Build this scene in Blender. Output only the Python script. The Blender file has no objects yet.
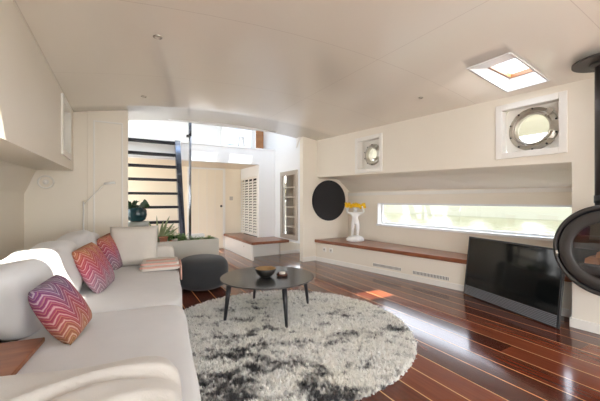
import bpy, bmesh, math, random
from mathutils import Vector, Matrix, noise
random.seed(7)
PI = math.pi
SC = bpy.context.scene
COL = SC.collection

# ------------------------------------------------------------------ materials
def mat(name, col, rough=.5, metal=0., spec=.5, coat=0., bump=None, var=None, sheen=0., trans=0., coat_rough=.05):
    m = bpy.data.materials.new(name); m.use_nodes = True
    nt = m.node_tree; b = nt.nodes['Principled BSDF']
    b.inputs['Base Color'].default_value = (*col, 1)
    b.inputs['Roughness'].default_value = rough
    b.inputs['Metallic'].default_value = metal
    b.inputs['Specular IOR Level'].default_value = spec
    b.inputs['Coat Weight'].default_value = coat
    b.inputs['Coat Roughness'].default_value = coat_rough
    b.inputs['Sheen Weight'].default_value = sheen
    b.inputs['Transmission Weight'].default_value = trans
    tc = nt.nodes.new('ShaderNodeTexCoord')
    if var:                                    # (scale, amount)
        n = nt.nodes.new('ShaderNodeTexNoise'); n.inputs['Scale'].default_value = var[0]; n.inputs['Detail'].default_value = 4
        nt.links.new(tc.outputs['Object'], n.inputs['Vector'])
        mx = nt.nodes.new('ShaderNodeMix'); mx.data_type = 'RGBA'
        mx.inputs[6].default_value = (*[c*(1-var[1]) for c in col], 1)
        mx.inputs[7].default_value = (*[min(1, c*(1+var[1])) for c in col], 1)
        nt.links.new(n.outputs['Fac'], mx.inputs[0]); nt.links.new(mx.outputs[2], b.inputs['Base Color'])
    if bump:                                   # (scale, strength, distance)
        n2 = nt.nodes.new('ShaderNodeTexNoise'); n2.inputs['Scale'].default_value = bump[0]; n2.inputs['Detail'].default_value = 3
        nt.links.new(tc.outputs['Object'], n2.inputs['Vector'])
        bp = nt.nodes.new('ShaderNodeBump'); bp.inputs['Strength'].default_value = bump[1]; bp.inputs['Distance'].default_value = bump[2]
        nt.links.new(n2.outputs['Fac'], bp.inputs['Height']); nt.links.new(bp.outputs['Normal'], b.inputs['Normal'])
    return m

def math_node(nt, op, a, b=None):
    n = nt.nodes.new('ShaderNodeMath'); n.operation = op
    for i, v in enumerate((a, b)):
        if v is None: continue
        if isinstance(v, (int, float)): n.inputs[i].default_value = v
        else: nt.links.new(v, n.inputs[i])
    return n.outputs[0]

def ramp(nt, fac, stops, interp='LINEAR'):
    r = nt.nodes.new('ShaderNodeValToRGB'); r.color_ramp.interpolation = interp
    els = r.color_ramp.elements
    els[0].position = stops[0][0]; els[0].color = (*stops[0][1], 1)
    els[1].position = stops[-1][0]; els[1].color = (*stops[-1][1], 1)
    for p, c in stops[1:-1]:
        e = els.new(p); e.color = (*c, 1)
    nt.links.new(fac, r.inputs[0]); return r.outputs[0]

def floor_material():
    m = mat('mahogany_deck', (.12, .03, .015), .15, spec=.45, coat=.2)
    nt = m.node_tree; b = nt.nodes['Principled BSDF']
    tc = nt.nodes.new('ShaderNodeTexCoord'); sp = nt.nodes.new('ShaderNodeSeparateXYZ')
    nt.links.new(tc.outputs['Object'], sp.inputs[0])
    u = math_node(nt, 'DIVIDE', math_node(nt, 'ADD', sp.outputs[0], -.0245 + 1.87), .187)
    fr = math_node(nt, 'FRACT', u); fl = math_node(nt, 'FLOOR', u)
    ln = math_node(nt, 'FLOOR', math_node(nt, 'ADD', math_node(nt, 'DIVIDE', sp.outputs[1], 2.6), math_node(nt, 'MULTIPLY', fl, .37)))
    cv = nt.nodes.new('ShaderNodeCombineXYZ'); nt.links.new(fl, cv.inputs[0]); nt.links.new(ln, cv.inputs[1])
    wn = nt.nodes.new('ShaderNodeTexWhiteNoise'); wn.noise_dimensions = '2D'; nt.links.new(cv.outputs[0], wn.inputs['Vector'])
    mp = nt.nodes.new('ShaderNodeMapping'); mp.inputs['Scale'].default_value = (22, 1.3, 1); nt.links.new(tc.outputs['Object'], mp.inputs[0])
    gn = nt.nodes.new('ShaderNodeTexNoise'); gn.inputs['Scale'].default_value = 2.2; gn.inputs['Detail'].default_value = 6; nt.links.new(mp.outputs[0], gn.inputs['Vector'])
    f = math_node(nt, 'ADD', math_node(nt, 'MULTIPLY', wn.outputs['Value'], .55), math_node(nt, 'MULTIPLY', gn.outputs['Fac'], .5))
    wood = ramp(nt, f, [(0, (.035, .009, .006)), (.4, (.10, .023, .012)), (.7, (.18, .045, .021)), (1, (.27, .08, .035))])
    seam = math_node(nt, 'LESS_THAN', fr, .042)
    mx = nt.nodes.new('ShaderNodeMix'); mx.data_type = 'RGBA'
    nt.links.new(seam, mx.inputs[0]); nt.links.new(wood, mx.inputs[6]); mx.inputs[7].default_value = (.72, .40, .18, 1)
    nt.links.new(mx.outputs[2], b.inputs['Base Color'])
    bp = nt.nodes.new('ShaderNodeBump'); bp.inputs['Strength'].default_value = .12; bp.inputs['Distance'].default_value = .004
    nt.links.new(gn.outputs['Fac'], bp.inputs['Height']); nt.links.new(bp.outputs['Normal'], b.inputs['Normal'])
    return m

def wood_material(name, dark, light, scale=(2, 14, 14), rough=.3, coat=.3):
    m = mat(name, light, rough, coat=coat); nt = m.node_tree; b = nt.nodes['Principled BSDF']
    tc = nt.nodes.new('ShaderNodeTexCoord'); mp = nt.nodes.new('ShaderNodeMapping'); mp.inputs['Scale'].default_value = scale
    nt.links.new(tc.outputs['Object'], mp.inputs[0])
    n = nt.nodes.new('ShaderNodeTexNoise'); n.inputs['Scale'].default_value = 1.5; n.inputs['Detail'].default_value = 6; n.inputs['Distortion'].default_value = .6
    nt.links.new(mp.outputs[0], n.inputs['Vector'])
    nt.links.new(ramp(nt, n.outputs['Fac'], [(.25, dark), (.75, light)]), b.inputs['Base Color'])
    return m

def ceiling_material():
    m = mat('ceiling_gloss_paint', (.87, .80, .695), .32, spec=.5, coat=.9, coat_rough=.17); nt = m.node_tree; b = nt.nodes['Principled BSDF']
    tc = nt.nodes.new('ShaderNodeTexCoord'); sp = nt.nodes.new('ShaderNodeSeparateXYZ'); nt.links.new(tc.outputs['Object'], sp.inputs[0])
    fy = math_node(nt, 'FRACT', math_node(nt, 'DIVIDE', math_node(nt, 'ADD', sp.outputs[1], 12.2 - .81), 1.22))
    fx = math_node(nt, 'FRACT', math_node(nt, 'DIVIDE', math_node(nt, 'ADD', sp.outputs[0], 20), 2.44))
    s = math_node(nt, 'MAXIMUM', math_node(nt, 'LESS_THAN', fy, .004), math_node(nt, 'LESS_THAN', fx, .002))
    mx = nt.nodes.new('ShaderNodeMix'); mx.data_type = 'RGBA'; nt.links.new(s, mx.inputs[0])
    mx.inputs[6].default_value = (.87, .80, .695, 1); mx.inputs[7].default_value = (.70, .62, .53, 1)
    nt.links.new(mx.outputs[2], b.inputs['Base Color'])
    n = nt.nodes.new('ShaderNodeTexNoise'); n.inputs['Scale'].default_value = 1.6; n.inputs['Detail'].default_value = 1; nt.links.new(tc.outputs['Object'], n.inputs['Vector'])
    bp = nt.nodes.new('ShaderNodeBump'); bp.inputs['Strength'].default_value = .12; bp.inputs['Distance'].default_value = .05
    nt.links.new(n.outputs['Fac'], bp.inputs['Height']); nt.links.new(bp.outputs['Normal'], b.inputs['Normal']); nt.links.new(bp.outputs['Normal'], b.inputs['Coat Normal'])
    return m

def zigzag_material(name, shift, stops):
    m = mat(name, (.6, .2, .3), .85); nt = m.node_tree; b = nt.nodes['Principled BSDF']
    tc = nt.nodes.new('ShaderNodeTexCoord'); sp = nt.nodes.new('ShaderNodeSeparateXYZ'); nt.links.new(tc.outputs['Object'], sp.inputs[0])
    n = nt.nodes.new('ShaderNodeTexNoise'); n.inputs['Scale'].default_value = 30; nt.links.new(tc.outputs['Object'], n.inputs['Vector'])
    jit = math_node(nt, 'MULTIPLY', math_node(nt, 'SUBTRACT', n.outputs['Fac'], .5), .02)
    # chevrons run across the cushion: triangle wave of x pushes the z rows
    tri = math_node(nt, 'PINGPONG', math_node(nt, 'ADD', sp.outputs[0], 2.0 + shift), .052)
    t = math_node(nt, 'ADD', math_node(nt, 'ADD', sp.outputs[2], math_node(nt, 'MULTIPLY', tri, 1.55)), jit)
    line = math_node(nt, 'FRACT', math_node(nt, 'MULTIPLY', t, 27))
    pos = math_node(nt, 'ADD', math_node(nt, 'MULTIPLY', t, 2.1), .38)
    base = ramp(nt, pos, stops)
    rows = ramp(nt, line, [(0, (.80, .74, .66)), (.14, (.72, .62, .55)), (.22, (.22, .10, .12)), (.5, (.06, .02, .05)), (.6, (.55, .40, .22)), (.72, (.25, .08, .14)), (.9, (.2, .08, .12)), (1, (.80, .72, .62))])
    mx = nt.nodes.new('ShaderNodeMix'); mx.data_type = 'RGBA'; mx.inputs[0].default_value = .42
    nt.links.new(base, mx.inputs[6]); nt.links.new(rows, mx.inputs[7]); nt.links.new(mx.outputs[2], b.inputs['Base Color'])
    bp = nt.nodes.new('ShaderNodeBump'); bp.inputs['Strength'].default_value = .4; bp.inputs['Distance'].default_value = .004
    nt.links.new(line, bp.inputs['Height']); nt.links.new(bp.outputs['Normal'], b.inputs['Normal'])
    return m

def glass_material(name, tint=(1, 1, 1), refl=.08):
    m = bpy.data.materials.new(name); m.use_nodes = True; nt = m.node_tree; nt.nodes.clear()
    o = nt.nodes.new('ShaderNodeOutputMaterial'); t = nt.nodes.new('ShaderNodeBsdfTransparent'); g = nt.nodes.new('ShaderNodeBsdfGlossy')
    t.inputs[0].default_value = (*tint, 1); g.inputs['Roughness'].default_value = .02
    mx = nt.nodes.new('ShaderNodeMixShader'); mx.inputs[0].default_value = refl
    nt.links.new(t.outputs[0], mx.inputs[1]); nt.links.new(g.outputs[0], mx.inputs[2]); nt.links.new(mx.outputs[0], o.inputs[0])
    return m

def attr_material(name, rough=.9):
    m = mat(name, (.7, .7, .7), rough, spec=.2); nt = m.node_tree; b = nt.nodes['Principled BSDF']
    a = nt.nodes.new('ShaderNodeAttribute'); a.attribute_name = 'pattern'
    nt.links.new(a.outputs['Color'], b.inputs['Base Color']); return m

M = dict(
    wall=mat('cream_wall_paint', (.87, .80, .685), .45, spec=.4, var=(3, .02)),
    trim=mat('white_gloss_trim', (.87, .835, .77), .3),
    white=mat('white_paint', (.87, .865, .85), .4),
    ceil=ceiling_material(), floor=floor_material(),
    bench=wood_material('red_mahogany', (.17, .05, .02), (.33, .115, .05), (14, 2, 14)),
    board=wood_material('warm_teak', (.20, .065, .025), (.40, .15, .06), (3, 16, 10), .35, .2),
    pine=wood_material('pine', (.26, .10, .03), (.42, .18, .06), (4, 4, 10)),
    logw=wood_material('split_log', (.35, .14, .05), (.72, .38, .16), (12, 3, 12), .8, 0),
    hall=mat('hall_cream_bounce', (.87, .77, .61), .5),  # cream pushed warmer to paint in sun bounced off the wood
    treadm=mat('tread_black', (.015, .015, .018), .5, spec=.25),
    black=mat('black_satin', (.018, .018, .02), .35),
    tabletop=mat('black_stained_ash', (.04, .042, .042), .22, var=(6, .15), spec=.55),
    steel=mat('dark_steel', (.12, .14, .18), .14, metal=1.),
    post=mat('grey_metal', (.30, .32, .36), .2, metal=1.),
    stove=mat('stove_iron', (.05, .046, .043), .45, metal=.3),
    stovein_shade=mat('stove_inside_louvre_shade', (.03, .026, .022), .8),
    fabric=mat('light_linen', (.64, .635, .63), .9, spec=.2, sheen=.3, bump=(260, .25, .002), var=(9, .05)),
    fabric2=mat('beige_linen', (.66, .62, .56), .9, spec=.2, sheen=.3, bump=(240, .3, .002), var=(8, .06)),
    armfab=mat('cream_throw_linen', (.57, .54, .495), .9, spec=.2, sheen=.3, bump=(200, .35, .003), var=(8, .05)),
    piping=mat('linen_piping', (.50, .46, .40), .9),
    pouf=mat('charcoal_knit', (.045, .048, .052), .9, spec=.25, bump=(120, .4, .003), sheen=.2),
    chalk=mat('matt_black_board', (.012, .012, .015), .6),
    pink=mat('pink_trim', (.70, .42, .34), .9),
    throw=mat('pale_wool', (.74, .68, .62), .95, bump=(150, .3, .003)),
    bowl=mat('dark_bronze', (.03, .028, .025), .4, metal=.3),
    gold=mat('hammered_gold', (.36, .24, .12), .35, metal=.9, bump=(60, .5, .004)),
    amber=mat('amber_glass', (.10, .04, .025), .15),
    wax=mat('candle_wax', (.85, .8, .74), .5),
    nickel=mat('brushed_nickel', (.52, .48, .41), .3, metal=.85, var=(20, .2)),
    champagne=mat('champagne_metal', (.50, .45, .39), .35, metal=.6),
    screen=mat('tv_screen', (.006, .007, .007), .07, spec=.3),
    tvframe=mat('tv_frame', (.016, .016, .018), .4),
    grill=mat('speaker_slats', (.24, .25, .27), .35),
    porcelain=mat('white_plaster', (.86, .85, .83), .45),
    yellow=mat('yellow_petal', (.95, .62, .02), .6),
    leaf=mat('green_leaf', (.10, .22, .035), .45, var=(8, .4)),
    leafd=mat('dark_leaf', (.022, .06, .02), .3, var=(8, .3)),
    leafp=mat('pale_leaf', (.22, .26, .12), .5, var=(8, .3)),
    teal=mat('teal_glaze', (.014, .05, .06), .15),
    plinth=mat('grey_stoneware', (.42, .43, .40), .6, var=(12, .2)),
    planter=mat('planter_paint', (.60, .585, .52), .55),
    soil=mat('soil', (.05, .03, .02), .95, bump=(60, .6, .01)),
    terra=mat('terracotta', (.36, .15, .08), .8, var=(14, .3)),
    glass=glass_material('window_glass'),
    dimglass=glass_material('dimming_tint_glass', (.36, .41, .48)),  # tint added to cut the daylight reaching the wheelhouse
    stoveglass=glass_material('stove_glass', (.62, .56, .50), .14),
    cabglass=glass_material('cabinet_glass', (.9, .88, .84), .18),
    rug=attr_material('shag_wool'),
    concrete=mat('quay_concrete', (.3, .28, .2), .9),
    foliage=mat('tree_foliage', (.13, .115, .028), .8, var=(1.5, .5)),
    bark=mat('bark', (.12, .08, .05), .9),
    grass=mat('quay_grass', (.12, .14, .04), .9, var=(.6, .4)),
)
def water_material():
    m = mat('canal_water', (.07, .068, .03), .06, spec=.5); nt = m.node_tree; b = nt.nodes['Principled BSDF']
    tc = nt.nodes.new('ShaderNodeTexCoord'); mp = nt.nodes.new('ShaderNodeMapping'); mp.inputs['Scale'].default_value = (1.6, .8, 1)
    nt.links.new(tc.outputs['Object'], mp.inputs[0])
    n = nt.nodes.new('ShaderNodeTexNoise'); n.inputs['Scale'].default_value = 1.6; n.inputs['Detail'].default_value = 5; nt.links.new(mp.outputs[0], n.inputs['Vector'])
    bp = nt.nodes.new('ShaderNodeBump'); bp.inputs['Strength'].default_value = .8; bp.inputs['Distance'].default_value = .12
    nt.links.new(n.outputs['Fac'], bp.inputs['Height']); nt.links.new(bp.outputs['Normal'], b.inputs['Normal'])
    b.inputs['IOR'].default_value = 1.33
    return m
M['water'] = water_material()

# ------------------------------------------------------------------ mesh builder
class B:
    def __init__(s): s.v = []; s.f = []
    def add(s, vs, fs):
        o = len(s.v); s.v += [tuple(p) for p in vs]; s.f += [tuple(i+o for i in f) for f in fs]; return s
    def box(s, x0, x1, y0, y1, z0, z1, mtx=None):
        vs = [Vector(p) for p in ((x0,y0,z0),(x1,y0,z0),(x1,y1,z0),(x0,y1,z0),(x0,y0,z1),(x1,y0,z1),(x1,y1,z1),(x0,y1,z1))]
        if mtx: vs = [mtx @ p for p in vs]
        return s.add(vs, [(0,3,2,1),(4,5,6,7),(0,1,5,4),(1,2,6,5),(2,3,7,6),(3,0,4,7)])
    def hexa(s, low, high):          # 4 low corners, 4 high corners
        return s.add(list(low)+list(high), [(0,3,2,1),(4,5,6,7),(0,1,5,4),(1,2,6,5),(2,3,7,6),(3,0,4,7)])
    def quad(s, a, b, c, d): return s.add([a,b,c,d], [(0,1,2,3)])
    def prism(s, poly, z0, z1, mtx=None):     # poly in xy
        n = len(poly); vs = [Vector((x,y,z0)) for x,y in poly]+[Vector((x,y,z1)) for x,y in poly]
        if mtx: vs = [mtx @ p for p in vs]
        return s.add(vs, [tuple(range(n-1,-1,-1)), tuple(range(n,2*n))]+[(i,(i+1)%n,n+(i+1)%n,n+i) for i in range(n)])
    def tube(s, pts, rad, n=12, cap=True):
        pts = [Vector(p) for p in pts]
        if isinstance(rad, (int, float)): rad = [rad]*len(pts)
        vs = []; up = None
        for i, p in enumerate(pts):
            t = (pts[min(i+1,len(pts)-1)]-pts[max(i-1,0)]).normalized()
            if up is None:
                a = Vector((0,0,1)) if abs(t.z) < .9 else Vector((1,0,0)); x = t.cross(a).normalized()
            else: x = (up - t*up.dot(t)).normalized()
            up = x; y = t.cross(x)
            vs += [p + (x*math.cos(k*2*PI/n)+y*math.sin(k*2*PI/n))*rad[i] for k in range(n)]
        fs = [(i*n+k, i*n+(k+1)%n, (i+1)*n+(k+1)%n, (i+1)*n+k) for i in range(len(pts)-1) for k in range(n)]
        if cap: fs += [tuple(range(n-1,-1,-1)), tuple(range((len(pts)-1)*n, len(pts)*n))]
        return s.add(vs, fs)
    def lathe(s, prof, c=(0,0,0), n=40, mtx=None, close=True):     # prof: (r,z)
        vs = []
        for r, z in prof:
            for k in range(n):
                a = 2*PI*k/n; p = Vector((r*math.cos(a), r*math.sin(a), z))
                vs.append((mtx @ p if mtx else p) + Vector(c))
        m = len(prof)
        fs = [(i*n+k, i*n+(k+1)%n, (i+1)*n+(k+1)%n, (i+1)*n+k) for i in range(m-1) for k in range(n)]
        if close:
            if prof[0][0] > 1e-6: fs.append(tuple(range(n-1,-1,-1)))
            if prof[-1][0] > 1e-6: fs.append(tuple(range((m-1)*n, m*n)))
        return s.add(vs, fs)
    def ball(s, c, r, n=12, sq=(1,1,1), jit=0):
        m = n//2
        vs = []; c = Vector(c)
        for i in range(m+1):
            th = PI*i/m
            for k in range(n):
                a = 2*PI*k/n; d = Vector((math.sin(th)*math.cos(a)*sq[0], math.sin(th)*math.sin(a)*sq[1], math.cos(th)*sq[2]))
                j = 1+jit*(noise.noise((d+c)*2.7)) if jit else 1
                vs.append(c+d*r*j)
        fs = [(i*n+k, (i+1)*n+k, (i+1)*n+(k+1)%n, i*n+(k+1)%n) for i in range(m) for k in range(n)]
        return s.add(vs, fs)
    def cushion(s, w, h, t, mtx, n=18, p=4, pinch=.05, sag=0.0, seed=0):
        vs = []; fs = []
        for side in (1, -1):
            o = len(vs)
            for i in range(n+1):
                for j in range(n+1):
                    a = -1+2*i/n; b = -1+2*j/n
                    e = max(0, (1-abs(a)**p)*(1-abs(b)**p))**.5
                    x = a*w/2*(1-pinch*(1-b*b)); z = b*h/2*(1-pinch*(1-a*a))
                    wr = 1+.10*noise.noise(Vector((a*1.7+seed, b*1.7, side*3+seed)))
                    vs.append(mtx @ Vector((x, side*t/2*e*wr, z)))
            for i in range(n):
                for j in range(n):
                    q = (o+i*(n+1)+j, o+(i+1)*(n+1)+j, o+(i+1)*(n+1)+j+1, o+i*(n+1)+j+1)
                    fs.append(q if side < 0 else q[::-1])
        return s.add(vs, fs)
    def rbox(s, x0, x1, y0, y1, z0, z1, mtx=None, n=12, p=5., bulge=.0, wob=.0, seed=0):  # soft padded box (superellipsoid)
        cx, cy, cz = (x0+x1)/2, (y0+y1)/2, (z0+z1)/2; hx, hy, hz = (x1-x0)/2, (y1-y0)/2, (z1-z0)/2
        vs = []; idx = {}; fs = []
        def key(a, b, c): return (round(a*n), round(b*n), round(c*n))
        def get(a, b, c):
            k = key(a, b, c)
            if k in idx: return idx[k]
            def sm(q): return math.copysign(abs(q)**.8, q) if False else q
            L = (abs(a)**p+abs(b)**p+abs(c)**p)**(1/p)
            r = .045/max(.045, min(hx, hy, hz))  # rounding share
            X, Y, Z = a/L*hx, b/L*hy, c/L*hz
            if bulge: Z += math.copysign(bulge*(1-a*a)*(1-b*b), c) * (1 if c > 0 else 0)
            if wob:
                q = Vector((X*5+seed, Y*5, Z*5)); nv = noise.noise_vector(q)*wob; X += nv.x; Y += nv.y; Z += nv.z
            P = Vector((cx+X, cy+Y, cz+Z))
            if mtx: P = mtx @ P
            idx[k] = len(vs); vs.append(P); return idx[k]
        g = [-1+2*i/n for i in range(n+1)]
        for i in range(n):
            for j in range(n):
                a0, a1, b0, b1 = g[i], g[i+1], g[j], g[j+1]
                for c in (-1, 1):
                    for pl in range(3):
                        q = [(a0,b0),(a1,b0),(a1,b1),(a0,b1)]
                        pts = [(c,u,v) if pl == 0 else (u,c,v) if pl == 1 else (u,v,c) for u, v in q]
                        f = [get(*t) for t in pts]
                        if (c > 0) != (pl != 1): f = f[::-1]
                        fs.append(tuple(f))
        return s.add(vs, fs)
    def leaf(s, base, tip, w, n=5, droop=0, nrm=None):
        base, tip = Vector(base), Vector(tip); d = tip-base
        side = d.cross(nrm or Vector((0,0,1)))
        if side.length < 1e-4: side = Vector((1,0,0))
        side.normalize(); up = side.cross(d).normalized(); vs = []
        for i in range(n+1):
            t = i/n; ww = w*math.sin(PI*min(1, .06+t*.94))**.8/2
            p = base+d*t - Vector((0,0,1))*droop*t*t*d.length
            vs += [p-side*ww+up*ww*.3, p, p+side*ww+up*ww*.3]
        fs = []
        for i in range(n):
            o = i*3; fs += [(o,o+1,o+4,o+3),(o+1,o+2,o+5,o+4)]
        return s.add(vs, fs)

ROOT = {}
def link(name, b, m, parent=None, smooth=False, bevel=0, weld=False, seg=2, mtx=None):
    me = bpy.data.meshes.new(name); me.from_pydata(b.v, [], b.f); me.update()
    o = bpy.data.objects.new(name, me); COL.objects.link(o); me.materials.append(M[m] if isinstance(m, str) else m)
    bm = bmesh.new(); bm.from_mesh(me)
    if weld: bmesh.ops.remove_doubles(bm, verts=bm.verts, dist=1e-5)
    bmesh.ops.recalc_face_normals(bm, faces=bm.faces) if weld else None
    bm.to_mesh(me); bm.free()
    r = parent
    while r is not None and r.parent is not None: r = r.parent
    if r is not None and r.name in ROOT: me.transform(ROOT[r.name].inverted())
    if parent is not None: o.parent = parent
    if smooth:
        for p in me.polygons: p.use_smooth = True
    if bevel:
        md = o.modifiers.new('bevel', 'BEVEL'); md.width = bevel; md.segments = seg; md.limit_method = 'ANGLE'; md.angle_limit = math.radians(40)
        for p in me.polygons: p.use_smooth = True
        md.harden_normals = True
    return o

def thing(name, label, cat, loc, rz=0, group=None, mtx=None):
    o = bpy.data.objects.new(name, None); COL.objects.link(o); o.empty_display_size = .1
    m = mtx or Matrix.Translation(loc) @ Matrix.Rotation(rz, 4, 'Z')
    o.matrix_world = m; o['label'] = label; o['category'] = cat
    if group: o['group'] = group
    ROOT[o.name] = m; return o

def tag(o, label, cat, group=None, kind=None):     # a thing that is one mesh: its origin goes to its base
    me = o.data
    xs = [v.co for v in me.vertices]
    c = Vector(((min(p.x for p in xs)+max(p.x for p in xs))/2, (min(p.y for p in xs)+max(p.y for p in xs))/2, min(p.z for p in xs)))
    me.transform(Matrix.Translation(-c)); o.location = c
    o['label'] = label; o['category'] = cat
    if group: o['group'] = group
    if kind: o['kind'] = kind
    return o

def struct(name, b, m, parent=None, **k):
    o = link(name, b, m, parent, **k)
    if parent is None: o['kind'] = 'structure'
    return o

# ------------------------------------------------------------------ camera
cam_d = bpy.data.cameras.new('camera'); cam = bpy.data.objects.new('camera', cam_d); COL.objects.link(cam)
cam_d.sensor_width = 36; cam_d.lens = 312/600*36; cam.location = (0, 0, 1.13)
cam.rotation_euler = (PI/2, 0, -math.radians(30)); cam_d.clip_start = .02; cam_d.clip_end = 400
SC.camera = cam

# ------------------------------------------------------------------ room shell
def Cz(x, y): return 2.36+.008*y-.048*(x-1.55)**2
def xp(y): return 3.24+(4.86-y)*.0709            # inner face of the right-hand upper wall
RX0, RX1, RY0, RY1 = 2.68, 3.36, 1.32, 1.67       # right skylight
LX0, LX1, LY0, LY1 = -.42, .22, 1.27, 1.62        # left skylight
YB, YE, YR = -3.0, 5.17, -.3

b = B(); b.box(-1.3, 4.6, -3.2, 7.5, -.08, 0); struct('floor', b, 'floor')

xs = sorted(set([-1.1, -.8, LX0, LX1, -.05, .5, .8, 1.1, 1.4, 1.7, 2.0, 2.3, 2.5, RX0, 2.9, 3.1, RX1, 3.6, 4.0, 4.5]))
ys = sorted(set([YB-.1, -2, -1, 0, .6, LY0, RY0, LY1, RY1, 2.2, 2.9, 3.6, 4.3, YE]))
b = B(); vid = {}
for i, x in enumerate(xs):
    for j, y in enumerate(ys):
        vid[i, j] = len(b.v); b.v.append((x, y, Cz(x, y)))
for i in range(len(xs)-1):
    for j in range(len(ys)-1):
        mx, my = (xs[i]+xs[i+1])/2, (ys[j]+ys[j+1])/2
        if (RX0 < mx < RX1 and RY0 < my < RY1) or (LX0 < mx < LX1 and LY0 < my < LY1): continue
        b.f.append((vid[i,j], vid[i,j+1], vid[i+1,j+1], vid[i+1,j]))
ce = struct('ceiling', b, 'ceil', smooth=True)
md = ce.modifiers.new('thick', 'SOLIDIFY'); md.thickness = .07; md.offset = -1

# skylights: white shaft, pine frame, glass
def skylight(num, x0, x1, y0, y1, tx0, tx1, ty0, ty1, zt):
    zl = lambda x, y: Cz(x, y)-.002
    w = B(); ht = zt
    lo = [(x0,y0,zl(x0,y0)),(x1,y0,zl(x1,y0)),(x1,y1,zl(x1,y1)),(x0,y1,zl(x0,y1))]
    hi = [(tx0,ty0,ht(tx0)),(tx1,ty0,ht(tx1)),(tx1,ty1,ht(tx1)),(tx0,ty1,ht(tx0))]
    for k in range(4):
        w.quad(lo[k], hi[k], hi[(k+1)%4], lo[(k+1)%4])
    o = struct('window_%d' % num, w, 'white')
    md = o.modifiers.new('thick', 'SOLIDIFY'); md.thickness = .02; md.offset = 0
    f = B(); t = .045
    def bar(ax, bx, ay, by):
        f.hexa([(ax,ay,ht(ax)-.002),(bx,ay,ht(bx)-.002),(bx,by,ht(bx)-.002),(ax,by,ht(ax)-.002)], [(ax,ay,ht(ax)+.035),(bx,ay,ht(bx)+.035),(bx,by,ht(bx)+.035),(ax,by,ht(ax)+.035)])
    bar(tx0-.02, tx1+.02, ty0-.02, ty0+.02); bar(tx0-.02, tx1+.02, ty1-.03, ty1+.03)
    bar(tx0-.02, tx0+.025, ty0+.02, ty1-.03); bar(tx1-.025, tx1+.02, ty0+.02, ty1-.03)
    link('window_frame', f, 'pine', o)
    g = B(); g.quad((tx0,ty0,ht(tx0)+.03),(tx1,ty0,ht(tx1)+.03),(tx1,ty1,ht(tx1)+.03),(tx0,ty1,ht(tx0)+.03)); link('window_pane', g, 'glass', o)
skylight(4, RX0, RX1, RY0, RY1, 2.93, 3.35, 1.30, 1.645, lambda x: 2.36-.06*(x-2.93))
skylight(5, LX0, LX1, LY0, LY1, LX0, LX1, LY0, LY1, lambda x: 2.38+.06*x)

# left hull wall, slanted panel, soffit, upper face with a recessed porthole
b = B(); b.box(-1.04, -.94, YR, 4.64, 0, 1.23); struct('wall_left', b, 'wall')
zl = lambda y: 1.434+.0251*(y-1.97)
b = B()
prof = lambda y: [(-.94, 1.22), (-.84, zl(y)+.01-.02), (-.485, zl(y))]
for y0, y1 in ((YR, 4.64),):
    A, Bq = prof(y0), prof(y1)
    for k in range(2): b.quad((A[k][0], y0, A[k][1]), (Bq[k][0], y1, Bq[k][1]), (Bq[k+1][0], y1, Bq[k+1][1]), (A[k+1][0], y0, A[k+1][1]))
o = struct('trim_1', b, 'wall'); md = o.modifiers.new('t', 'SOLIDIFY'); md.thickness = .02; md.offset = 1 if False else 0

def frame_pt(s0, side):
    pass

def holed_wall(name, F, ycols, zrows, hole_cells, m):
    """F(y, z) -> point on the wall face; ycols may depend on row only through F"""
    b = B(); idx = {}
    for i, y in enumerate(ycols):
        for j in range(len(zrows)):
            z = zrows[j](y) if callable(zrows[j]) else zrows[j]
            idx[i, j] = len(b.v); b.v.append(F(y, z))
    for i in range(len(ycols)-1):
        for j in range(len(zrows)-1):
            if (i, j) in hole_cells: continue
            b.f.append((idx[i,j], idx[i+1,j], idx[i+1,j+1], idx[i,j+1]))
    return struct(name, b, m)

holed_wall('wall_left_upper', lambda y, z: (-.485, y, z), [YR, 3.76, 4.24, 4.64], [zl, 1.63, 2.10, 2.35], {(1, 1)}, 'wall')

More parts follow.
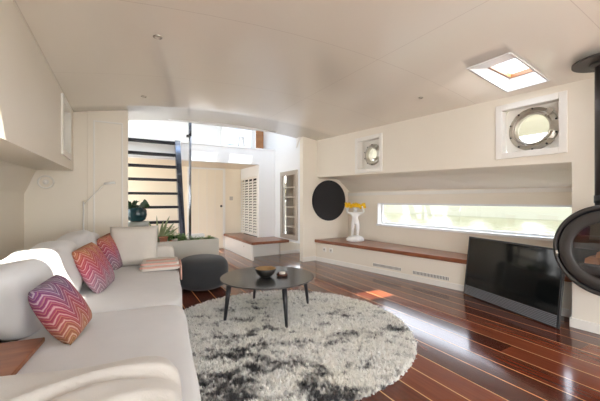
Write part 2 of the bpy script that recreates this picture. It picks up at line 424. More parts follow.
def porthole(num, c, t, n, half_t, half_z, r_out, r_in, deep, tilt_z=0.):
    """recess box, back panel with a round hole, metal flange with bolts, inner ring, glass and dogs.
    c centre on wall face, t along wall, n into the room"""
    c, t, n = Vector(c), Vector(t).normalized(), Vector(n).normalized(); z = Vector((0,0,1))
    bk = c-n*deep
    pc = bk + z*tilt_z
    w = B(); N = 48
    cor = [(-half_t,-half_z),(half_t,-half_z),(half_t,half_z),(-half_t,half_z)]
    P = lambda a, h, base, off=0: base+t*a+z*h+n*off
    for k in range(4):
        a, q = cor[k], cor[(k+1)%4]
        w.quad(P(*a, c), P(*q, c), P(*q, bk), P(*a, bk))
    ring = []; sq = []
    for k in range(N):
        a = 2*PI*k/N; ca, sa = math.cos(a), math.sin(a)
        ring.append(P(ca*r_in*1.05, sa*r_in*1.05, pc)); 
        dx = (half_t/abs(ca)) if abs(ca) > 1e-6 else 9; dz = (half_z/abs(sa)) if abs(sa) > 1e-6 else 9
        m_ = min(dx, dz); sq.append(P(ca*m_, sa*m_, bk))
    o = len(w.v); w.v += [tuple(p) for p in ring+sq]
    w.f += [(o+k, o+(k+1)%N, o+N+(k+1)%N, o+N+k) for k in range(N)]
    # tunnel through the hull
    tun = [P(math.cos(2*PI*k/N)*r_in*1.05, math.sin(2*PI*k/N)*r_in*1.05, pc, -.12) for k in range(N)]
    o2 = len(w.v); w.v += [tuple(p) for p in tun]; w.f += [(o+k, o2+k, o2+(k+1)%N, o+(k+1)%N) for k in range(N)]
    wo = struct('window_%d' % num, w, 'trim')
    # casing round the recess
    f = B(); tw = .055
    mt = Matrix((( t.x, n.x, 0, c.x), (t.y, n.y, 0, c.y), (0, 0, 1, c.z), (0,0,0,1)))
    f.box(-half_t-tw, -half_t+.006, -.01, .018, -half_z-tw, half_z+tw, mt); f.box(half_t-.006, half_t+tw, -.01, .018, -half_z-tw, half_z+tw, mt)
    f.box(-half_t+.006, half_t-.006, -.01, .018, half_z-.006, half_z+tw, mt); f.box(-half_t+.006, half_t-.006, -.01, .018, -half_z-tw, -half_z+.006, mt)
    link('window_casing', f, 'trim', wo, bevel=.004)
    rot = Matrix((( t.x, z.cross(t).x if False else 0, n.x, pc.x), (t.y, 0, n.y, pc.y), (0, 1, 0, pc.z), (0,0,0,1)))
    fl = B(); fl.lathe([(r_in, -.02), (r_in, .028), (r_in+.012, .034), (r_in+.02, .026), (r_out-.012, .022), (r_out, .012), (r_out, .0)], n=56, mtx=rot, close=False)
    fo = link('flange', fl, 'nickel', wo, smooth=True)
    for k in range(10):
        a = 2*PI*(k+.5)/10; rr = (r_in+.02+r_out)/2+.003
        bo = B(); bo.lathe([(0,.033),(.006,.032),(.009,.028),(.009,.02)][::-1], c=(0,0,0), n=10, mtx=rot @ Matrix.Translation((rr*math.cos(a), rr*math.sin(a), 0)))
        link('bolt', bo, 'stove', fo, smooth=True)
    gr = B(); gr.lathe([(r_in*.86, -.012), (r_in*.86, .03), (r_in*.93, .042), (r_in*.99, .03), (r_in*.99, -.01)], n=56, mtx=rot, close=False)
    link('sash_ring', gr, 'trim' if False else 'nickel', wo, smooth=True)
    g = B(); g.lathe([(0, .004), (r_in*.88, .004)], n=48, mtx=rot, close=False); link('window_pane', g, 'glass', wo)
    for a in (.75, -.75):
        d = B(); R = rot @ Matrix.Rotation(a, 4, 'Z')
        d.box(r_in*.9, r_out+.012, -.016, .016, .03, .052, R); d.box(r_out-.02, r_out+.022, -.026, .026, .045, .066, R)
        p0 = R @ Vector((r_in*1.02, 0, .05)); p1 = R @ Vector((r_in*1.02, 0, .085)); d.tube([p0, p1], .013, 10)
        link('clamp', d, 'nickel', wo, bevel=.003)
    hg = B(); hg.box(r_in*.95, r_out+.004, -.05, .05, .03, .044, rot); link('hinge', hg, 'nickel', wo, bevel=.003)

tR = Vector((.0709, -.9975, 0)).normalized(); nR = Vector((-.9975, -.0709, 0)).normalized()
zb = lambda y: 1.475+.026*(y-1.2)
cn = (3.24+(4.86-1.527)*.0709, 1.527, 1.842); cf = (3.24+(4.86-3.645)*.0709, 3.645, 1.845)
holed_wall('wall_right_upper', lambda y, z: (xp(y), y, z), [4.96, 3.645+.225, 3.645-.225, 1.527+.242, 1.527-.242, .95, YR], [zb, 1.617, 2.067, 2.45], {(1, 1), (3, 1)}, 'wall')
porthole(2, cn, tR, nR, .2425, .225, .214, .163, .10, 0.0)
porthole(3, cf, tR, nR, .2255, .225, .165, .12, .10, 0.0)
porthole(6, (-.485, 4.0, 1.865), (0, 1, 0), (1, 0, 0), .24, .235, .165, .12, .16)

# soffit over the window recess: lip, underside, slope to the window wall
xw = lambda y: 3.97+(4.95-y)*.0597
b = B()
def sprof(y):
    x = xp(y); z0 = zb(y); k = (y-1.2)/3.76; k = max(0, min(1, k)); return [(x, z0), (x+.015, z0-.008), (x+.05, z0-.02), (3.70+.04*k, 1.42+.12*k), (xw(y)+.08, 1.235+.04*k)]
yy = [4.96, 4, 3, 2, 1.15]
pr_ = [sprof(y) for y in yy]
for j in range(len(yy)-1):
    for k in range(4):
        b.quad((pr_[j][k][0], yy[j], pr_[j][k][1]), (pr_[j+1][k][0], yy[j+1], pr_[j+1][k][1]), (pr_[j+1][k+1][0], yy[j+1], pr_[j+1][k+1][1]), (pr_[j][k+1][0], yy[j], pr_[j][k+1][1]))
struct('trim_2', b, 'wall')

# window wall with the long low window
WY0, WY1, WZ0, WZ1 = 1.0, 4.17, .70, 1.085
def ww(bb, y0, y1, z0, z1, d0=0, d1=.12):
    bb.hexa([(xw(y0)+d0, y0, z0), (xw(y0)+d1, y0, z0), (xw(y1)+d1, y1, z0), (xw(y1)+d0, y1, z0)], [(xw(y0)+d0, y0, z1), (xw(y0)+d1, y0, z1), (xw(y1)+d1, y1, z1), (xw(y1)+d0, y1, z1)])
b = B(); ww(b, .8, 4.96, 0, WZ0); ww(b, .8, 4.96, WZ1, 1.3); ww(b, WY1, 4.96, WZ0, WZ1); ww(b, .8, WY0, WZ0, WZ1)
struct('wall_right', b, 'wall')
b = B(); ww(b, WY0, WY1+.0, WZ0-.02, WZ0+.012, -.03, .13); ww(b, WY1-.012, WY1+.0, WZ0+.012, WZ1, .002, .118); ww(b, WY0, WY1, WZ1-.012, WZ1, .002, .118)
w1 = struct('window_1', b, 'white')
b = B(); ww(b, WY0, WY1, WZ0+.012, WZ0+.04, .085, .11); ww(b, WY0, WY1, WZ1-.03, WZ1-.012, .085, .11); ww(b, WY1-.045, WY1-.012, WZ0+.04, WZ1-.03, .085, .11); link('window_frame', b, 'white', w1, bevel=.003)
b = B(); b.quad((xw(WY0)+.1, WY0, WZ0), (xw(WY1)+.1, WY1, WZ0), (xw(WY1)+.1, WY1, WZ1), (xw(WY0)+.1, WY0, WZ1)); link('window_pane', b, 'glass', w1)
# roller blind tube line above the window
b = B(); ww(b, 1.18, 4.94, 1.225, 1.275, -.012, .0); struct('trim_3', b, 'trim', bevel=.005)

# chimney breast and the wall nearer the camera
b = B(); b.hexa([(xp(1.2), 1.2, 0), (4.4, 1.2, 0), (4.4, YR, 0), (xp(YR), YR, 0)], [(xp(1.2), 1.2, zb(1.2)), (4.4, 1.2, zb(1.2)), (4.4, YR, zb(1.2)), (xp(YR), YR, zb(YR))])
struct('wall_right_near', b, 'wall')
b = B(); b.hexa([(xp(1.2)-.014, 1.214, 0), (xp(1.2)+.1, 1.214, 0), (xp(YR)+.1, YR, 0), (xp(YR)-.014, YR, 0)], [(xp(1.2)-.014, 1.214, .085), (xp(1.2)+.1, 1.214, .085), (xp(YR)+.1, YR, .085), (xp(YR)-.014, YR, .085)])
struct('baseboard_right', b, 'trim', bevel=.004)

# end wall beside the stairs
b = B(); b.box(2.92, 4.3, 4.95, 5.06, 0, 2.45); struct('wall_end', b, 'wall')
b = B(); b.box(2.905, 3.225, 4.936, 4.95, 0, .085); struct('baseboard_end', b, 'trim', bevel=.004)

# unseen rear wall behind the camera, glazed almost fully to light the room
b = B(); b.box(-1.1, 4.5, YB-.1, YB, 0, .08); b.box(-1.1, 4.5, YB-.1, YB, 2.12, 2.5)
for x in (-1.05, .35, 1.45, 2.55, 3.6): b.box(x-.04, x+.04, YB-.1, YB, .08, 2.12)
w7 = struct('window_7', b, 'white')
b = B(); b.quad((-1.05, YB-.05, .08), (3.65, YB-.05, .08), (3.65, YB-.05, 2.12), (-1.05, YB-.05, 2.12)); link('window_pane', b, 'glass', w7)

for n_, x in ((10, -1.0), (11, 3.62)):            # unseen glazed sides, added behind the camera for more daylight
    b = B(); b.box(x-.04, x+.04, YB, YR, 0, .35); b.box(x-.04, x+.04, YB, YR, 2.08, 2.45); b.box(x-.04, x+.04, YR-.12, YR, .35, 2.08); b.box(x-.03, x+.03, -1.75, -1.68, .35, 2.08)
    added_glazing = struct('window_%d' % n_, b, 'white')
    b = B(); b.quad((x, YB, .35), (x, YR-.12, .35), (x, YR-.12, 2.08), (x, YB, 2.08)); link('window_pane', b, 'glass', added_glazing)
b = B(); b.box(-1.04, -.485, YR-.05, YR, 1.2, 2.4); struct('trim_10', b, 'wall')
# partition between sofa and stairs
b = B(); b.box(-1.06, .09, 4.62, 4.70, 0, 2.45); struct('wall_partition', b, 'wall')
b = B(); b.box(-.345, .092, 4.60, 4.622, 0, 2.40)
p0 = struct('trim_4', b, 'wall', bevel=.004)
b = B()
x0, x1, z0, z1 = -.285, .035, .12, 2.12
for q in ((x0, x0+.018, z0, z1), (x1-.018, x1, z0, z1), (x0, x1, z1-.018, z1), (x0, x1, z0, z0+.018)): b.box(q[0], q[1], 4.592, 4.602, q[2], q[3])
struct('trim_5', b, 'trim', bevel=.003)
# fascia of the deck at the stair opening
b = B(); b.box(-1.0, .09, 5.10, 5.17, 2.20, 2.22)
# small bracket at the corner
b = B(); b.prism([(5.17, 2.13), (5.17, 2.34), (4.98, 2.34), (5.06, 2.28)], 2.90, 2.93, Matrix(((0,0,1,0),(1,0,0,0),(0,1,0,0),(0,0,0,1)))); struct('trim_6', b, 'trim')

# stairwell: right side wall above a void, far wall, beam, louvred corner
b = B(); 
CY0, CY1, CZ0, CZ1 = 5.13, 5.85, .37, 1.715
b.box(2.92, 3.02, 5.06, 6.2, .32, CZ0); b.box(2.92, 3.02, 5.06, 6.2, CZ1, 3.1); b.box(2.92, 3.02, 5.06, CY0, CZ0, CZ1); b.box(2.92, 3.02, CY1, 6.2, CZ0, CZ1)
b.box(3.2, 3.22, CY0-.05, CY1+.05, .32, 1.75); b.box(2.92, 3.02, 6.2, 6.9, 1.9, 3.1)
struct('wall_stairwell_right', b, 'white')
b = B(); b.box(2.91, 3.6, 5.88, 5.94, 0, .31); b.box(3.4, 3.46, 5.06, 5.88, 0, .6); struct('wall_stair_void', b, 'wall')
b = B(); b.box(2.91, 3.4, 5.865, 5.88, 0, .07); struct('baseboard_void', b, 'trim', bevel=.003)
b = B(); b.box(-1.0, 3.2, 7.3, 7.4, 0, 1.95); struct('wall_far', b, 'hall')
b = B(); b.box(-1.0, 2.1, 7.285, 7.3, 0, .09); struct('baseboard_far', b, 'trim')
b = B(); b.box(-1.0, 3.2, 6.30, 7.35, 1.89, 1.93); struct('ceiling_hall', b, 'hall')
b = B(); b.box(-1.0, 2.92, 6.15, 6.30, 1.89, 2.20); struct('beam_wall', b, 'white')
b = B(); b.box(-1.0, 2.92, 6.13, 6.32, 2.20, 2.232); struct('trim_7', b, 'white', bevel=.005)
b = B(); b.box(2.55, 2.92, 6.15, 6.25, .31, 1.89); b.box(2.55, 2.58, 6.25, 7.3, 1.66, 1.89); struct('wall_louvre', b, 'white')
b = B(); b.box(2.62, 2.66, 6.25, 7.3, .0, 1.89); struct('wall_louvre_shade', b, 'stovein_shade')  # near-black sheet painting in the shade behind the slats
b = B(); b.box(-1.04, -.94, 4.70, 7.4, 0, .5); b.box(-1.04, -.94, 4.70, 7.4, 1.85, 2.3); struct('wall_stairwell_left', b, 'wall')
b = B()
for y in (4.74, 5.6, 6.5, 7.36): b.box(-1.02, -.96, y-.04, y+.04, .5, 1.85)
w12 = struct('window_12', b, 'white')  # window added out of view to brighten hall and stairs
b = B(); b.quad((-.99, 4.78, .5), (-.99, 7.32, .5), (-.99, 7.32, 1.85), (-.99, 4.78, 1.85)); link('window_pane', b, 'glass', w12)
# deck and wheelhouse above the hall
b = B(); b.box(-1.0, 3.2, 6.30, 7.6, 2.19, 2.215); struct('floor_upper', b, 'white')
b = B(); b.box(-1.0, .76, 6.8, 6.86, 2.215, 3.0); b.box(.82, 1.90, 6.8, 6.86, 2.215, 3.0); b.box(1.90, 2.70, 6.8, 6.86, 2.75, 3.0); b.box(1.9, 2.7, 6.8, 6.86, 2.215, 2.26)
struct('wall_wheelhouse', b, 'white')
b = B(); b.box(.76, .82, 6.77, 6.87, 2.215, 3.0); b.box(1.90, 1.95, 6.77, 6.87, 2.26, 2.75); b.box(2.62, 2.72, 6.77, 6.87, 2.26, 3.0)
w8 = struct('window_8', b, 'white', bevel=.004)
b = B(); b.quad((1.93, 6.83, 2.26), (2.64, 6.83, 2.26), (2.64, 6.83, 2.75), (1.93, 6.83, 2.75)); link('window_pane', b, 'dimglass', w8)
b = B(); b.box(1.95, 2.25, 6.79, 6.81, 2.37, 2.385); link('window_rail', b, 'black', w8)
b = B(); b.box(2.73, 2.915, 6.76, 6.80, 2.215, 2.95); struct('door_2', b, 'pine', bevel=.004)
# wheelhouse roof with two hatches, front and side glazing added to let in sky light
b = B(); zr0, zr1 = 3.0, 3.05
hx = [(1.40, 1.87), (2.13, 2.60)]; hy = (5.15, 5.62)
b.box(-1.04, 3.1, hy[1], 7.0, zr0, zr1)
for x0, x1 in ((-1.04, 1.40), (1.87, 2.13), (2.60, 3.1)): b.box(x0, x1, 5.05, hy[1], zr0, zr1)
struct('ceiling_wheelhouse', b, 'white')
b = B()
for x in (-.98, .3, 1.6, 2.9): b.box(x-.03, x+.03, 5.09, 5.14, 2.78, 3.0)
b.box(-1.0, 2.92, 5.09, 5.14, 2.36, 2.78)
b.box(-1.04, -.98, 5.14, 6.8, 2.3, 2.6); b.box(-1.04, -.98, 5.14, 6.8, 2.85, 3.0)
w9 = struct('window_9', b, 'white')
b = B()
for x0, x1 in hx: b.quad((x0, hy[0]-.1, 3.03), (x1, hy[0]-.1, 3.03), (x1, hy[1], 3.03), (x0, hy[1], 3.03))
link('dimming_pane', b, 'dimglass', w9)  # panes added under the hatches to dim sky and sun
b = B(); b.quad((-.98, 5.11, 2.78), (2.9, 5.11, 2.78), (2.9, 5.11, 3.0), (-.98, 5.11, 3.0)); link('window_pane', b, 'glass', w9)

t = thing('jug', 'white jug standing on the deck by the upper window above the hall beam', 'jug', (2.33, 6.62, 2.215))
b = B(); b.lathe([(0, 0), (.07, 0), (.085, .03), (.095, .12), (.07, .22), (.06, .27), (.075, .31), (.07, .31), (.055, .27), (0, .2)], (2.33, 6.62, 2.216), 28); link('jug_body', b, 'porcelain', t, smooth=True)
b = B(); b.tube([(2.39, 6.62, 2.50), (2.46, 6.62, 2.48), (2.47, 6.62, 2.40), (2.415, 6.62, 2.33)], .010, 8); link('jug_handle', b, 'porcelain', t, smooth=True)
# hall door
b = B(); b.box(1.36, 2.10, 7.265, 7.30, 0.005, 1.84)
d1 = struct('door_1', b, 'hall', bevel=.003)
b = B()
for x in (1.545, 1.73, 1.915): b.box(x-.006, x+.006, 7.26, 7.267, .02, 1.83)
link('panel_groove', b, 'wall', d1)
b = B(); b.lathe([(.0, .06), (.02, .055), (.028, .04), (.012, .02), (.012, 0)][::-1], n=16, mtx=Matrix.Translation((2.05, 7.262, 1.0)) @ Matrix.Rotation(PI/2, 4, 'X')); link('door_handle', b, 'stove', d1, smooth=True)
b = B(); b.box(2.10, 2.16, 7.27, 7.30, 0, 1.885); b.box(1.30, 1.36, 7.27, 7.30, 0, 1.885); b.box(1.36, 2.10, 7.27, 7.30, 1.845, 1.885); struct('trim_8', b, 'trim', bevel=.003)
b = B(); b.box(-.04, .04, -.008, .0, -.045, .045, Matrix.Translation((2.31, 7.30, 1.18)))
sw = tag(link('light_switch', b, 'champagne', bevel=.003), 'small square metal light switch on the cream wall right of the far door', 'switch')

# louvred shutters on the corner wall
def shutter(y0, y1, label):
    t = thing('louvred_shutter', label, 'shutter', (2.56, (y0+y1)/2, .36), group='louvred shutters over the far bench')
    z0, z1 = .36, 1.655
    f = B(); s = .022
    f.box(2.547, 2.561, y0, y0+s, z0, z1); f.box(2.547, 2.561, y1-s, y1, z0, z1); f.box(2.547, 2.561, y0+s, y1-s, z0, z0+s*2); f.box(2.547, 2.561, y0+s, y1-s, z1-s*2, z1)
    link('shutter_frame', f, 'trim', t, bevel=.002)
    l = B(); z = z0+.05
    while z < z1-.05:
        m_ = Matrix.Translation((2.564, 0, z)) @ Matrix.Rotation(math.radians(-55), 4, 'Y'); l.box(-.024, .024, y0+s, y1-s, -.003, .003, m_); z += .060
    link('slats', l, 'trim', t)
for k, lb in enumerate(('white louvred shutter standing nearest the corner pillar', 'white louvred shutter second from the corner pillar', 'white louvred shutter third from the corner pillar', 'white louvred shutter farthest from the pillar, beside the switch')):
    shutter(6.27+k*.255, 6.27+k*.255+.25, lb)

# ------------------------------------------------------------------ bench along the window
fb = [(3.20, 4.95), (3.54, 3.25), (3.715, 2.30), (3.775, 1.2)]
b = B()
for (xa, ya), (xb, yb) in zip(fb[:-1], fb[1:]):
    b.hexa([(xa, ya, 0), (xb, yb, 0), (xw(yb), yb, 0), (xw(ya), ya, 0)], [(xa, ya, .345), (xb, yb, .345), (xw(yb), yb, .345), (xw(ya), ya, .345)])
struct('trim_9', b, 'wall')
b = B()
for (xa, ya), (xb, yb) in zip(fb[:-1], fb[1:]):
    b.hexa([(xa-.012, ya, 0), (xb-.012, yb, 0), (xb+.01, yb, 0), (xa+.01, ya, 0)], [(xa-.012, ya, .075), (xb-.012, yb, .075), (xb+.01, yb, .075), (xa+.01, ya, .075)])
struct('baseboard_bench', b, 'trim')
b = B()
poly = [(x-.03, y) for x, y in fb] + [(xw(1.2)-.004, 1.2), (xw(4.95)-.004, 4.95)]
poly[0] = (poly[0][0], 4.945); poly[-1] = (poly[-1][0], 4.945)
b.prism(poly, .345, .400)
tag(link('bench_top', b, 'bench', bevel=.006), 'long mahogany bench top running under the low window', 'bench')

def bench_frame(y):                                # point on bench front face at y
    for (xa, ya), (xb, yb) in zip(fb[:-1], fb[1:]):
        if yb <= y <= ya: return xa+(ya-y)/(ya-yb)*(xb-xa)
def grille(y0, y1, z0, z1, label):
    ym = (y0+y1)/2; t = thing('vent_grille', label, 'vent', (bench_frame(ym), ym, z0), group='vent grilles in the bench front')
    d = (Vector((bench_frame(y0), y0, 0))-Vector((bench_frame(y1), y1, 0))); L = d.length; d.normalize(); n = Vector((-d.y, d.x, 0));
    if n.x > 0: n = -n
    mt = Matrix(((d.x, n.x, 0, bench_frame(y1)), (d.y, n.y, 0, y1), (0, 0, 1, z0), (0,0,0,1)))
    f = B(); f.box(0, L, 0, .004, 0, z1-z0, mt); link('grille_frame', f, 'trim', t)
    s = B(); k = int(L/.02)
    for i in range(k): x = .012+(L-.024)*i/(k-1); s.box(x-.004, x+.004, .004, .0055, .006, z1-z0-.006, mt)
    link('slots', s, 'stove', t)
grille(3.20, 3.68, .10, .150, 'vent grille low in the bench front, the one farther from the television')
grille(2.52, 3.02, .092, .145, 'vent grille low in the bench front, the one nearer the television')
for yy_, lb in ((4.72, 'white wall socket low on the bench front, nearest the corner below the black disc'), (4.56, 'white wall socket low on the bench front, second from the corner below the black disc')):
    xx = bench_frame(yy_); t = thing('wall_socket', lb, 'socket', (xx, yy_, .2), group='sockets in the bench front')
    f = B(); f.box(-.012, -.001, -.04, .04, -.04, .04, Matrix.Translation((xx, yy_, .235)) @ Matrix.Rotation(-.197, 4, 'Z').inverted()); link('socket_plate', f, 'trim', t, bevel=.002)
    f = B(); f.lathe([(0, -.0135), (.018, -.0135)], n=16, mtx=Matrix.Translation((xx, yy_, .235)) @ Matrix.Rotation(.197, 4, 'Z') @ Matrix.Rotation(PI/2, 4, 'Y')); link('socket_hole', f, 'champagne', t)

# far bench beside the stairs
t = thing('storage_bench', 'low white storage bench with a red-brown wooden top, below the louvred shutters', 'bench', (2.5, 5.47, 0))
b = B(); b.box(2.15, 2.18, 5.50, 7.28, 0, .30); b.box(2.18, 2.90, 5.88, 5.95, 0, .30); b.box(2.18, 2.54, 5.95, 7.28, 0.0, .30); link('carcass', b, 'trim', t)
b = B(); b.box(2.12, 2.905, 5.46, 6.14, .30, .35); b.box(2.12, 2.53, 6.14, 7.28, .30, .35); link('seat', b, 'bench', t, bevel=.005)
b = B(); b.box(2.143, 2.15, 5.60, 6.35, .10, .26); dr = link('drawer', b, 'trim', t, bevel=.002)
b = B(); b.tube([(2.139, 5.93, .22), (2.130, 5.93, .22)], .012, 10); link('knob', b, 'champagne', dr)

# showcase in the stair wall
t = thing('display_cabinet', 'tall narrow glazed display cabinet with a metal frame set in the stairwell wall', 'cabinet', (2.93, 5.49, CZ0))
b = B(); b.box(3.02, 3.19, CY0+.03, CY0+.045, CZ0+.03, CZ1-.03); b.box(3.02, 3.19, CY1-.045, CY1-.03, CZ0+.03, CZ1-.03); b.box(3.175, 3.19, CY0+.045, CY1-.045, CZ0+.03, CZ1-.03); b.box(3.02, 3.175, CY0+.045, CY1-.045, CZ0+.03, CZ0+.045); b.box(3.02, 3.175, CY0+.045, CY1-.045, CZ1-.045, CZ1-.03)
link('cabinet_body', b, 'champagne', t)
b = B(); fw = .085
b.box(2.895, 2.925, CY0, CY0+fw, CZ0, CZ1); b.box(2.895, 2.925, CY1-fw, CY1, CZ0, CZ1); b.box(2.895, 2.925, CY0+fw, CY1-fw, CZ0, CZ0+fw); b.box(2.895, 2.925, CY0+fw, CY1-fw, CZ1-fw, CZ1)
dr = link('cabinet_door', b, 'champagne', t, bevel=.004)
b = B(); b.quad((2.91, CY0+fw, CZ0+fw), (2.91, CY1-fw, CZ0+fw), (2.91, CY1-fw, CZ1-fw), (2.91, CY0+fw, CZ1-fw)); link('door_glass', b, 'cabglass', dr)
for k in range(5):
    z = CZ0+.22+k*.20; b = B(); b.box(2.95, 3.17, CY0+.05, CY1-.05, z, z+.018); link('shelf', b, 'trim', t)

# ------------------------------------------------------------------ stairs
t = thing('ladder_stair', 'steep open ladder stair with dark treads and a flat metal stringer', 'stairs', (.5, 5.3, 0))
def stringer(x0, x1):
    b = B(); ya, yb = 5.33, 6.02
    b.hexa([(x0, ya, .0), (x1, ya, .0), (x1, ya+.14, 0), (x0, ya+.14, 0)], [(x0, yb, 2.22), (x1, yb, 2.22), (x1, yb+.11, 2.22), (x0, yb+.11, 2.22)]); return b
link('stringer', stringer(.865, .955), 'steel', t, bevel=.004); link('stringer', stringer(.06, .10), 'steel', t, bevel=.004)
for v in (140.3, 152.8, 165.2, 178.6, 192.6, 206.5, 221.8):
    y = 5.9
    for _ in range(4):
        z = 1.13-(v-200.5)/312*(.5*.5+.866*y); y = 5.33+.69*z/2.22+.03
    b = B(); b.box(.10, .866, y-.02, y+.13, z-.034, z+.008); link('tread', b, 'treadm', t, bevel=.004)
for z in (.28, .53):
    y = 5.36+.69*z/2.22; b = B(); b.box(.10, .866, y-.02, y+.13, z-.034, z+.008); link('tread', b, 'treadm', t, bevel=.004)
t = thing('handrail_post', 'slim round grey metal post from floor to ceiling beside the ladder stair', 'post', (.985, 5.27, 0))
b = B(); b.tube([(.985, 5.27, 0), (.985, 5.27, 2.40)], .02, 16); link('pole', b, 'post', t, smooth=True)
b = B(); b.box(.93, .985, 5.25, 5.29, 2.15, 2.19); link('bracket', b, 'black', t)
b = B(); b.tube([(.985, 5.27, 2.18), (.985, 5.27, 2.4)], .024, 16); link('sleeve', b, 'steel', t, smooth=True)

# ------------------------------------------------------------------ planter and plants
PX0, PX1, PY0, PY1, PZ = .14, 1.375, 4.98, 5.24, .52
t = thing('planter_box', 'long pale planter box in front of the ladder stair', 'planter', ((PX0+PX1)/2, 5.1, 0))
b = B(); th = .025
b.box(PX0, PX1, PY0, PY0+th, 0, PZ); b.box(PX0, PX1, PY1-th, PY1, 0, PZ); b.box(PX0, PX0+th, PY0+th, PY1-th, 0, PZ); b.box(PX1-th, PX1, PY0+th, PY1-th, 0, PZ); link('planter_body', b, 'planter', t, bevel=.004)
b = B(); b.box(PX0+th, PX1-th, PY0+th, PY1-th, .40, PZ-.035); link('soil', b, 'soil', t)

def sprig(name, label, c, n, spread, hgt, lw, m, droop=.5, ground=False, cat='plant', group=None):
    rnd = random.Random(hash(label) % 1000 if False else int(c[0]*1000)+n)
    t = thing(name, label, cat, c, group=group); c = Vector(c)
    st = B(); lf = B()
    for k in range(n):
        a = rnd.uniform(0, 2*PI); r = rnd.uniform(.2, 1)*spread
        tip = c+Vector((math.cos(a)*r, math.sin(a)*r*.45, hgt*rnd.uniform(.35, 1)))
        mid = (c+tip)/2+Vector((0, 0, .015)); st.tube([c, mid, tip], .0025, 5)
        for q in range(5):
            p = c.lerp(tip, .3+.17*q); a2 = rnd.uniform(0, 2*PI)
            lf.leaf(p, p+Vector((math.cos(a2)*lw*1.6, math.sin(a2)*lw*1.2, lw*rnd.uniform(.1, 1))), lw, 4, droop)
    link('stem', st, 'leaf', t); link('foliage', lf, m, t, smooth=True)
    return t
sprig('trailing_plant', 'bushy green ground-cover plant at the right end of the planter box', (1.22, 5.1, PZ-.04), 18, .13, .08, .03, 'leaf', group='leafy plants in the planter box')
sprig('trailing_plant', 'low green leafy plant in the planter, left of the one at the right end', (1.02, 5.06, PZ-.04), 18, .13, .09, .03, 'leaf', group='leafy plants in the planter box')
sprig('trailing_plant', 'bright green leafy plant in the middle of the planter in front of the stringer', (.82, 5.06, PZ-.04), 20, .14, .15, .034, 'leaf', group='leafy plants in the planter box')
sprig('trailing_plant', 'tall bushy green plant in the planter left of the stair stringer', (.66, 5.12, PZ-.04), 22, .14, .27, .036, 'leaf', group='leafy plants in the planter box')
# spiky upright plant
c = Vector((.50, 5.12, PZ-.04)); t = thing('spiky_plant', 'spiky plant with long narrow pointed leaves rising from the planter', 'plant', c)
lf = B()
for dx, dz, w in ((-.19, .36, .05), (-.13, .43, .045), (-.02, .50, .035), (.06, .42, .05), (.14, .49, .045), (.20, .38, .05), (-.24, .27, .045), (.26, .30, .04), (.10, .34, .05), (-.07, .33, .05)):
    lf.leaf(c, c+Vector((dx*1.15, random.uniform(-.05, .05), dz*.98)), w*.75, 7, .12, Vector((0, -1, .3)))
link('leaves', lf, 'leafp', t, smooth=True)
# terracotta pot and stones
b = B(); b.lathe([(.035, 0), (.045, .02), (.06, .085), (.066, .09), (.066, .105), (.055, .105), (.05, .06), (0, .055)], c=(.565, 5.045, PZ-.035), n=24)
tag(link('terracotta_pot', b, 'terra', smooth=True), 'small terracotta pot sitting at the left end of the planter', 'pot')
for k, (x, y, r, lb) in enumerate(((.665, 5.03, .035, 'brown rough stone beside the terracotta pot in the planter'), (.47, 5.15, .045, 'brown rough stone behind the terracotta pot in the planter'))):
    b = B(); b.ball((x, y, PZ-.035+r*.62), r, 14, (1.2, 1, .65), .5); tag(link('stone', b, 'terra', smooth=True), lb, 'stone', 'stones in the planter')
b = B(); b.lathe([(.03, 0), (.032, .09), (.028, .095), (.0, .09)], c=(.66, 5.19, .485+.0), n=20)
tag(link('pillar_candle', b, 'wax', smooth=True), 'short white candle among the planter leaves', 'candle')
b = B(); b.box(.98, 1.22, 5.27, 5.42, .0, .575); tag(link('white_box', b, 'white', bevel=.006), 'white square box standing behind the right half of the planter', 'box')
# teal pot with round leaves, on a grey stand
b = B(); b.lathe([(.11, 0), (.115, .01), (.13, .55), (.15, .80), (.148, .84), (0, .84)], c=(.20, 4.81, 0), n=32)
tag(link('plant_stand', b, 'plinth', smooth=True), 'round grey stoneware plant stand under the teal pot', 'stand')
t = thing('potted_plant', 'teal glazed pot with big glossy round leaves, left of the stair', 'plant', (.20, 4.81, .842))
b = B(); b.lathe([(.07, 0), (.11, .03), (.128, .09), (.122, .15), (.10, .19), (.092, .19), (.11, .14), (.0, .13)], c=(.20, 4.81, .842), n=32); link('pot', b, 'teal', t, smooth=True)
lf = B(); rnd = random.Random(3)
for k in range(15):
    a = rnd.uniform(0, 2*PI); r = rnd.uniform(.03, .11); p = Vector((.20+math.cos(a)*r, 4.81+math.sin(a)*r, 1.02+rnd.uniform(0, .08)))
    lf.leaf(p, p+Vector((math.cos(a)*.10, math.sin(a)*.04-.02, rnd.uniform(-.01, .05))), .095, 7, .25, Vector((0, -1, .5)))
    lf.tube([(.20, 4.81, .97), p], .004, 5)
link('leaves', lf, 'leafd', t, smooth=True)

# ------------------------------------------------------------------ sofa
E1 = Vector((.118, .993, 0)).normalized(); E2 = Vector((-.993, .118, 0)).normalized()
S0 = Vector((.245, 1.09, 0))
